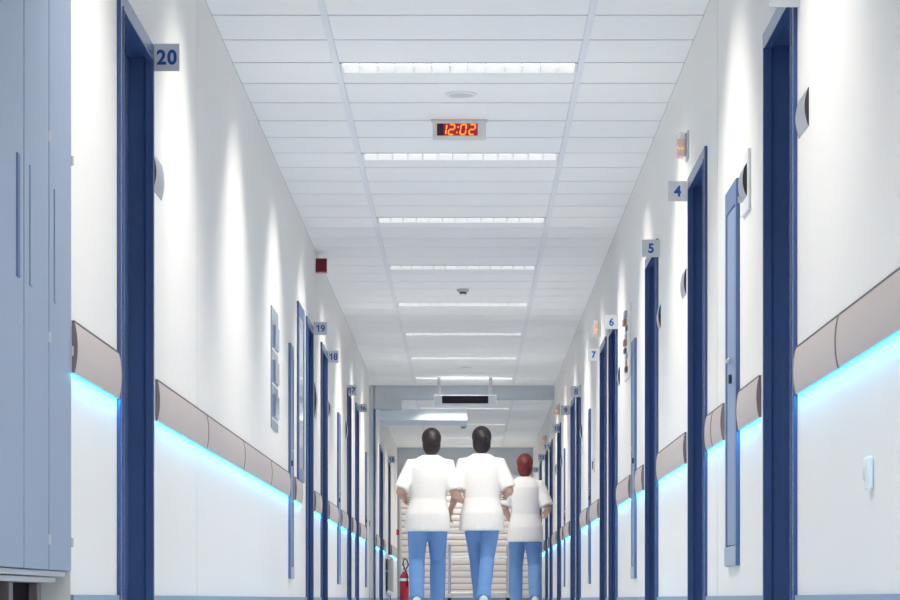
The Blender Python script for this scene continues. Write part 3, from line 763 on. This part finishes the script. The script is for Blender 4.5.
# ------------------------------------------------------------------ people
def solid(mb, name, m, parent, voxel, smooth_it=6):
    """joins overlapping volumes into one continuous skin"""
    bmesh.ops.recalc_face_normals(mb.bm, faces=mb.bm.faces[:])
    me = bpy.data.meshes.new(name); mb.bm.to_mesh(me); mb.bm.free()
    o = bpy.data.objects.new(name, me); COL.objects.link(o)
    r = o.modifiers.new('r', 'REMESH'); r.mode = 'VOXEL'; r.voxel_size = voxel
    s = o.modifiers.new('s', 'SMOOTH'); s.factor = 0.5; s.iterations = smooth_it
    dg = bpy.context.evaluated_depsgraph_get()
    me2 = bpy.data.meshes.new_from_object(o.evaluated_get(dg), depsgraph=dg)
    bpy.data.objects.remove(o); bpy.data.meshes.remove(me)
    me2.name = name; me2.materials.clear(); me2.materials.append(M[m])
    for p in me2.polygons: p.use_smooth = True
    n = bpy.data.objects.new(name, me2); COL.objects.link(n); n.parent = parent
    return n
def ering(c, rx, ry, n=28, e=2.3):
    R = []
    for k in range(n):
        a = 2*PI*k/n; ca, sa = math.cos(a), math.sin(a)
        R.append(Vector(c) + Vector((rx*math.copysign(abs(ca)**(2/e), ca), ry*math.copysign(abs(sa)**(2/e), sa), 0)))
    return R
def hand(mb, wrist, d, nrm, side):
    """palm, four unequal bent fingers, thumb. d points along the hand, nrm out of the palm"""
    d = Vector(d).normalized(); nrm = Vector(nrm); nrm = (nrm - d*nrm.dot(d)).normalized()
    w = d.cross(nrm).normalized() * side      # towards the thumb
    P = Vector(wrist)
    for off in (-0.027, -0.009, 0.009, 0.027):
        mb.tube([P + w*off*0.6, P + d*0.045 + w*off, P + d*0.088 + w*off*1.05], [0.017, 0.016, 0.013], 10, True)
    for off, L in ((-0.034, 0.060), (-0.0115, 0.076), (0.0115, 0.082), (0.034, 0.073)):
        b = P + d*0.086 + w*off
        mb.tube([b, b + d*L*0.42 + nrm*0.006, b + d*L*0.72 + nrm*0.022, b + d*L*0.88 + nrm*0.042], [0.0086, 0.0080, 0.0074, 0.0064], 10, True)
    b = P + d*0.025 + w*0.026
    mb.tube([b, b + d*0.028 + w*0.026 + nrm*0.008, b + d*0.058 + w*0.036 + nrm*0.018], [0.013, 0.0105, 0.0085], 10, True)

def person(label, loc, sc, arms, legs, lean, head_off, hair, shoulder=1.0, turn=0.0, lw=1.0):
    t = empty('person', loc, label, 'person')
    lx, ly = lean
    def sh(z): u = max(0, (z-0.85)/0.8); return Vector((lx*u, ly*u, 0))
    nk = sh(1.42)
    mb = MB()
    rings = []
    for z, rx, ry, y in ((0.80,0.150,0.105,-0.01),(0.86,0.168,0.118,-0.012),(0.93,0.165,0.112,-0.008),(1.03,0.135,0.092,0.0),(1.13,0.140,0.098,0.004),(1.24,0.156,0.106,0.004),
                         (1.32,0.158,0.100,0.0),(1.375,0.125,0.078,-0.004),(1.40,0.075,0.06,-0.004)):
        rings.append(ering(sh(z) + Vector((0, y, z)), rx*shoulder, ry))
    mb.rings(rings)
    H = nk + Vector((head_off[0], head_off[1], 1.545))          # head centre
    mb.tube([nk + Vector((0,-0.005,1.36)), nk + Vector((head_off[0]*0.4, head_off[1]*0.4+0.0, 1.43)), H + Vector((0,-0.008,-0.05))], [0.062, 0.052, 0.056], 16)
    # skull, jaw, nose, ears (face looks along +Y)
    mb.ell(H + Vector((0,-0.012,0.022)), 0.073, 0.090, 0.090, 24, 16)
    mb.tube([H + Vector((0,0.022,0.02)), H + Vector((0,0.042,-0.045)), H + Vector((0,0.055,-0.085))], [0.066, 0.050, 0.030], 16, True)
    mb.tube([H + Vector((0,0.082,0.012)), H + Vector((0,0.100,-0.020))], [0.007, 0.013], 10, True)
    for s in (-1, 1):
        mb.ell(H + Vector((s*0.075,-0.012,-0.008)), 0.010, 0.020, 0.030, 12, 8)
        mb.ell(H + Vector((s*0.033,0.073,0.018)), 0.016, 0.008, 0.006, 10, 6)
    # arms
    for side, (el, wr, hd, hn) in arms.items():
        s = -1 if side == 'L' else 1
        S0 = sh(1.34) + Vector((s*0.165*shoulder, -0.002, 1.335)); E = sh(1.1) + Vector(el); W = sh(1.1) + Vector(wr)
        mb.tube([S0 - Vector((s*0.04,0,0)), S0, S0.lerp(E, 0.35), S0.lerp(E, 0.8), E], [0.052, 0.056, 0.048, 0.041, 0.038], 14, True)
        mb.tube([E, E.lerp(W, 0.3), E.lerp(W, 0.75), W], [0.037, 0.040, 0.030, 0.024], 14, True)
        hand(mb, W, hd, hn, s)
    # legs
    for side, (kn, an, toe) in legs.items():
        s = -1 if side == 'L' else 1
        hp = Vector((s*0.085, -0.005, 0.85)); K = Vector(kn); An = Vector(an)
        mb.tube([hp, hp.lerp(K, 0.3), hp.lerp(K, 0.75), K, K.lerp(An, 0.3), K.lerp(An, 0.75), An], [0.088, 0.082, 0.062, 0.052, 0.056, 0.040, 0.034], 16, True)
        fd = Vector((0, 1, 0)); fd.z = toe; fd.normalize()
        mb.tube([An + Vector((0,-0.02,-0.03)), An + fd*0.09 + Vector((0,0,-0.045)), An + fd*0.155 + Vector((0,0,-0.052))], [0.033, 0.034, 0.025], 12, True)
    body = solid(mb, 'body', 'skin', t, 0.0042, 2)
    # eyes, mouth
    for s in (-1, 1):
        MBe = MB(); MBe.ell(H + Vector((s*0.032,0.0765,0.006)), 0.011, 0.007, 0.006, 12, 8); e = MBe.build('eye', 'eye', None, True); e.parent = body
        MBi = MB(); MBi.ell(H + Vector((s*0.032,0.0822,0.006)), 0.0048, 0.0022, 0.0048, 12, 8); ir = MBi.build('iris', 'hairdk', None, True); ir.parent = body
        MBb = MB(); MBb.tube([H + Vector((s*0.018,0.083,0.027)), H + Vector((s*0.034,0.081,0.032)), H + Vector((s*0.050,0.069,0.027))], [0.003,0.004,0.002], 8, True); br = MBb.build('eyebrow', hair[0], None, True); br.parent = body
    m_ = MB(); m_.ell(H + Vector((0,0.090,-0.052)), 0.022, 0.007, 0.006, 12, 8); m_ = m_.build('mouth', 'lips', None, True); m_.parent = body
    # tunic with short sleeves
    mb = MB(); rings = []
    for z, rx, ry, y in ((0.720,0.205,0.152,-0.006),(0.80,0.204,0.150,-0.008),(0.88,0.198,0.145,-0.010),(0.96,0.176,0.128,-0.006),(1.02,0.164,0.118,-0.002),(1.10,0.170,0.122,0.0),(1.22,0.186,0.130,0.002),
                         (1.31,0.190,0.124,0.0),(1.37,0.168,0.100,-0.004),(1.405,0.108,0.080,-0.006),(1.425,0.075,0.068,-0.006)):
        rings.append(ering(sh(z) + Vector((0, y, z)), rx*shoulder, ry))
    mb.rings(rings)
    for side, (el, wr, hd, hn) in arms.items():
        s = -1 if side == 'L' else 1
        S0 = sh(1.34) + Vector((s*0.165*shoulder, -0.002, 1.325)); E = sh(1.1) + Vector(el)
        mb.tube([S0 - Vector((s*0.06,0,-0.005)), S0, S0.lerp(E, 0.4), S0.lerp(E, 0.90)], [0.066, 0.074, 0.069, 0.070], 18)
    # folds hanging from the waist
    for a in range(9):
        th = 2*PI*a/9+0.3
        p0 = sh(0.97)+Vector((0.155*shoulder*math.cos(th), 0.108*math.sin(th)-0.006, 0.99)); p1 = Vector((0.196*shoulder*math.cos(th), 0.142*math.sin(th)-0.006, 0.735))
        mb.tube([p0, p1], [0.010, 0.020], 10, True)
    solid(mb, 'tunic', 'tunic', t, 0.009, 4)
    # trousers
    mb = MB()
    mb.rings([ering((0,-0.008,z), rx, ry) for z, rx, ry in ((0.80,0.168,0.122),(0.88,0.178,0.128),(0.98,0.150,0.108))])
    for side, (kn, an, toe) in legs.items():
        s = -1 if side == 'L' else 1
        hp = Vector((s*0.085, -0.006, 0.85)); K = Vector(kn); An = Vector(an)
        mb.tube([hp + Vector((0,0,0.02)), hp.lerp(K, 0.3), hp.lerp(K, 0.75), K, K.lerp(An, 0.35), K.lerp(An, 0.75), An - (K-An).normalized()*0.025], [0.100*lw, 0.098*lw, 0.082*lw, 0.074*lw, 0.075*lw, 0.070*lw, 0.068], 18)
    solid(mb, 'trousers', 'trous', t, 0.010, 4)
    # shoes
    for side, (kn, an, toe) in legs.items():
        An = Vector(an); fd = Vector((0, 1, 0)); fd.z = toe; fd.normalize(); up = Vector((0, -fd.z, fd.y))
        mb = MB(); so = An - up*0.045
        mb.tube([so - fd*0.045, so + fd*0.03, so + fd*0.11, so + fd*0.175], [0.038, 0.044, 0.044, 0.030], 14, True, 0.9)
        solid(mb, 'shoe', 'white', t, 0.008, 3)
    # hair: cap over the skull with a low knot at the back
    mb = MB()
    mb.ell(H + Vector((0,-0.030,0.037)), 0.091, 0.100, 0.098, 24, 16)
    mb.ell(H + Vector((0,-0.050,-0.030)), 0.084, 0.066, 0.098, 20, 12)
    kx = hair[1]
    mb.ell(H + Vector((kx,-0.105,0.015)), 0.050, 0.042, 0.052, 16, 10)
    mb.ell(H + Vector((kx*0.5,-0.085,-0.01)), 0.035, 0.03, 0.045, 16, 10)
    solid(mb, 'hair', hair[0], t, 0.008, 3)
    t.scale = (sc, sc, sc); t.rotation_euler = (0, 0, turn)
    return t

zp = 27.8; kp = zp/F
person('dark haired person in white tunic, left of the three, linking arms', ((427.5-CX)*kp, zp, 0), 1.025,
       {'L': ((-0.262, -0.06, 1.085), (-0.225, 0.155, 1.03), (0.1, 1, -0.15), (1, 0.2, 0)),
        'R': ((0.235, -0.045, 1.075), (0.315, 0.15, 1.00), (0.35, 1, -0.1), (-0.3, 0.3, -1))},
       {'L': ((-0.10, 0.02, 0.455), (-0.095, -0.16, 0.115), -0.35), 'R': ((0.095, 0.14, 0.46), (0.09, 0.14, 0.085), 0.0)},
       (0.035, 0.02), (0.012, 0.02), ('hairdk', 0.008), 1.02)
person('person with dark hair in white tunic, middle of the three', ((482-CX)*kp, zp+0.16, 0), 1.04,
       {'L': ((-0.225, -0.06, 1.075), (-0.275, 0.10, 0.93), (-0.3, 0.75, -0.9), (1, 0, 0.2)),
        'R': ((0.255, -0.055, 1.085), (0.225, 0.165, 1.05), (-0.1, 1, 0.0), (-1, 0.2, 0))},
       {'L': ((-0.048, 0.16, 0.455), (-0.012, 0.20, 0.09), 0.0), 'R': ((0.048, -0.01, 0.46), (0.015, -0.20, 0.12), -0.4)},
       (-0.01, 0.02), (0.005, 0.02), ('hairdk', 0.010), 1.0, 0.0, 0.9)
zq = 31.0; kq = zq/F
person('person with red hair in white tunic, rightmost of the three and farthest away', ((525.5-CX)*kq, zq, 0), 0.975,
       {'L': ((-0.225, -0.05, 1.08), (-0.185, 0.165, 1.0), (0.1, 1, -0.15), (1, 0.2, 0)),
        'R': ((0.245, -0.055, 1.085), (0.235, 0.15, 1.03), (-0.1, 1, -0.1), (-1, 0.2, 0))},
       {'L': ((-0.10, 0.12, 0.455), (-0.10, 0.10, 0.085), 0.0), 'R': ((0.10, 0.0, 0.455), (0.10, -0.20, 0.125), -0.4)},
       (-0.01, 0.02), (0.0, 0.02), ('hairrd', 0.008), 0.95)

# ------------------------------------------------------------------ camera, world, view
cam = bpy.data.cameras.new('camera'); co = bpy.data.objects.new('camera', cam); COL.objects.link(co)
co.location = (0, 0, CAMZ); co.rotation_euler = (PI/2, 0, 0)
cam.sensor_width = 36; cam.lens = F/900*36
cam.shift_x = -(CX-450)/900; cam.shift_y = (HY-300)/900
cam.clip_start = 0.05; cam.clip_end = 200
S.camera = co
w = bpy.data.worlds.new('world'); S.world = w; w.use_nodes = True
w.node_tree.nodes['Background'].inputs[0].default_value = (0.6, 0.7, 0.9, 1); w.node_tree.nodes['Background'].inputs[1].default_value = 0.02
vs = S.view_settings; vs.view_transform = 'Standard'; vs.look = 'None'; vs.exposure = 0.0; vs.gamma = 1.0
try: vs.use_curve_mapping = False
except Exception: pass
S.cycles.diffuse_bounces = 8
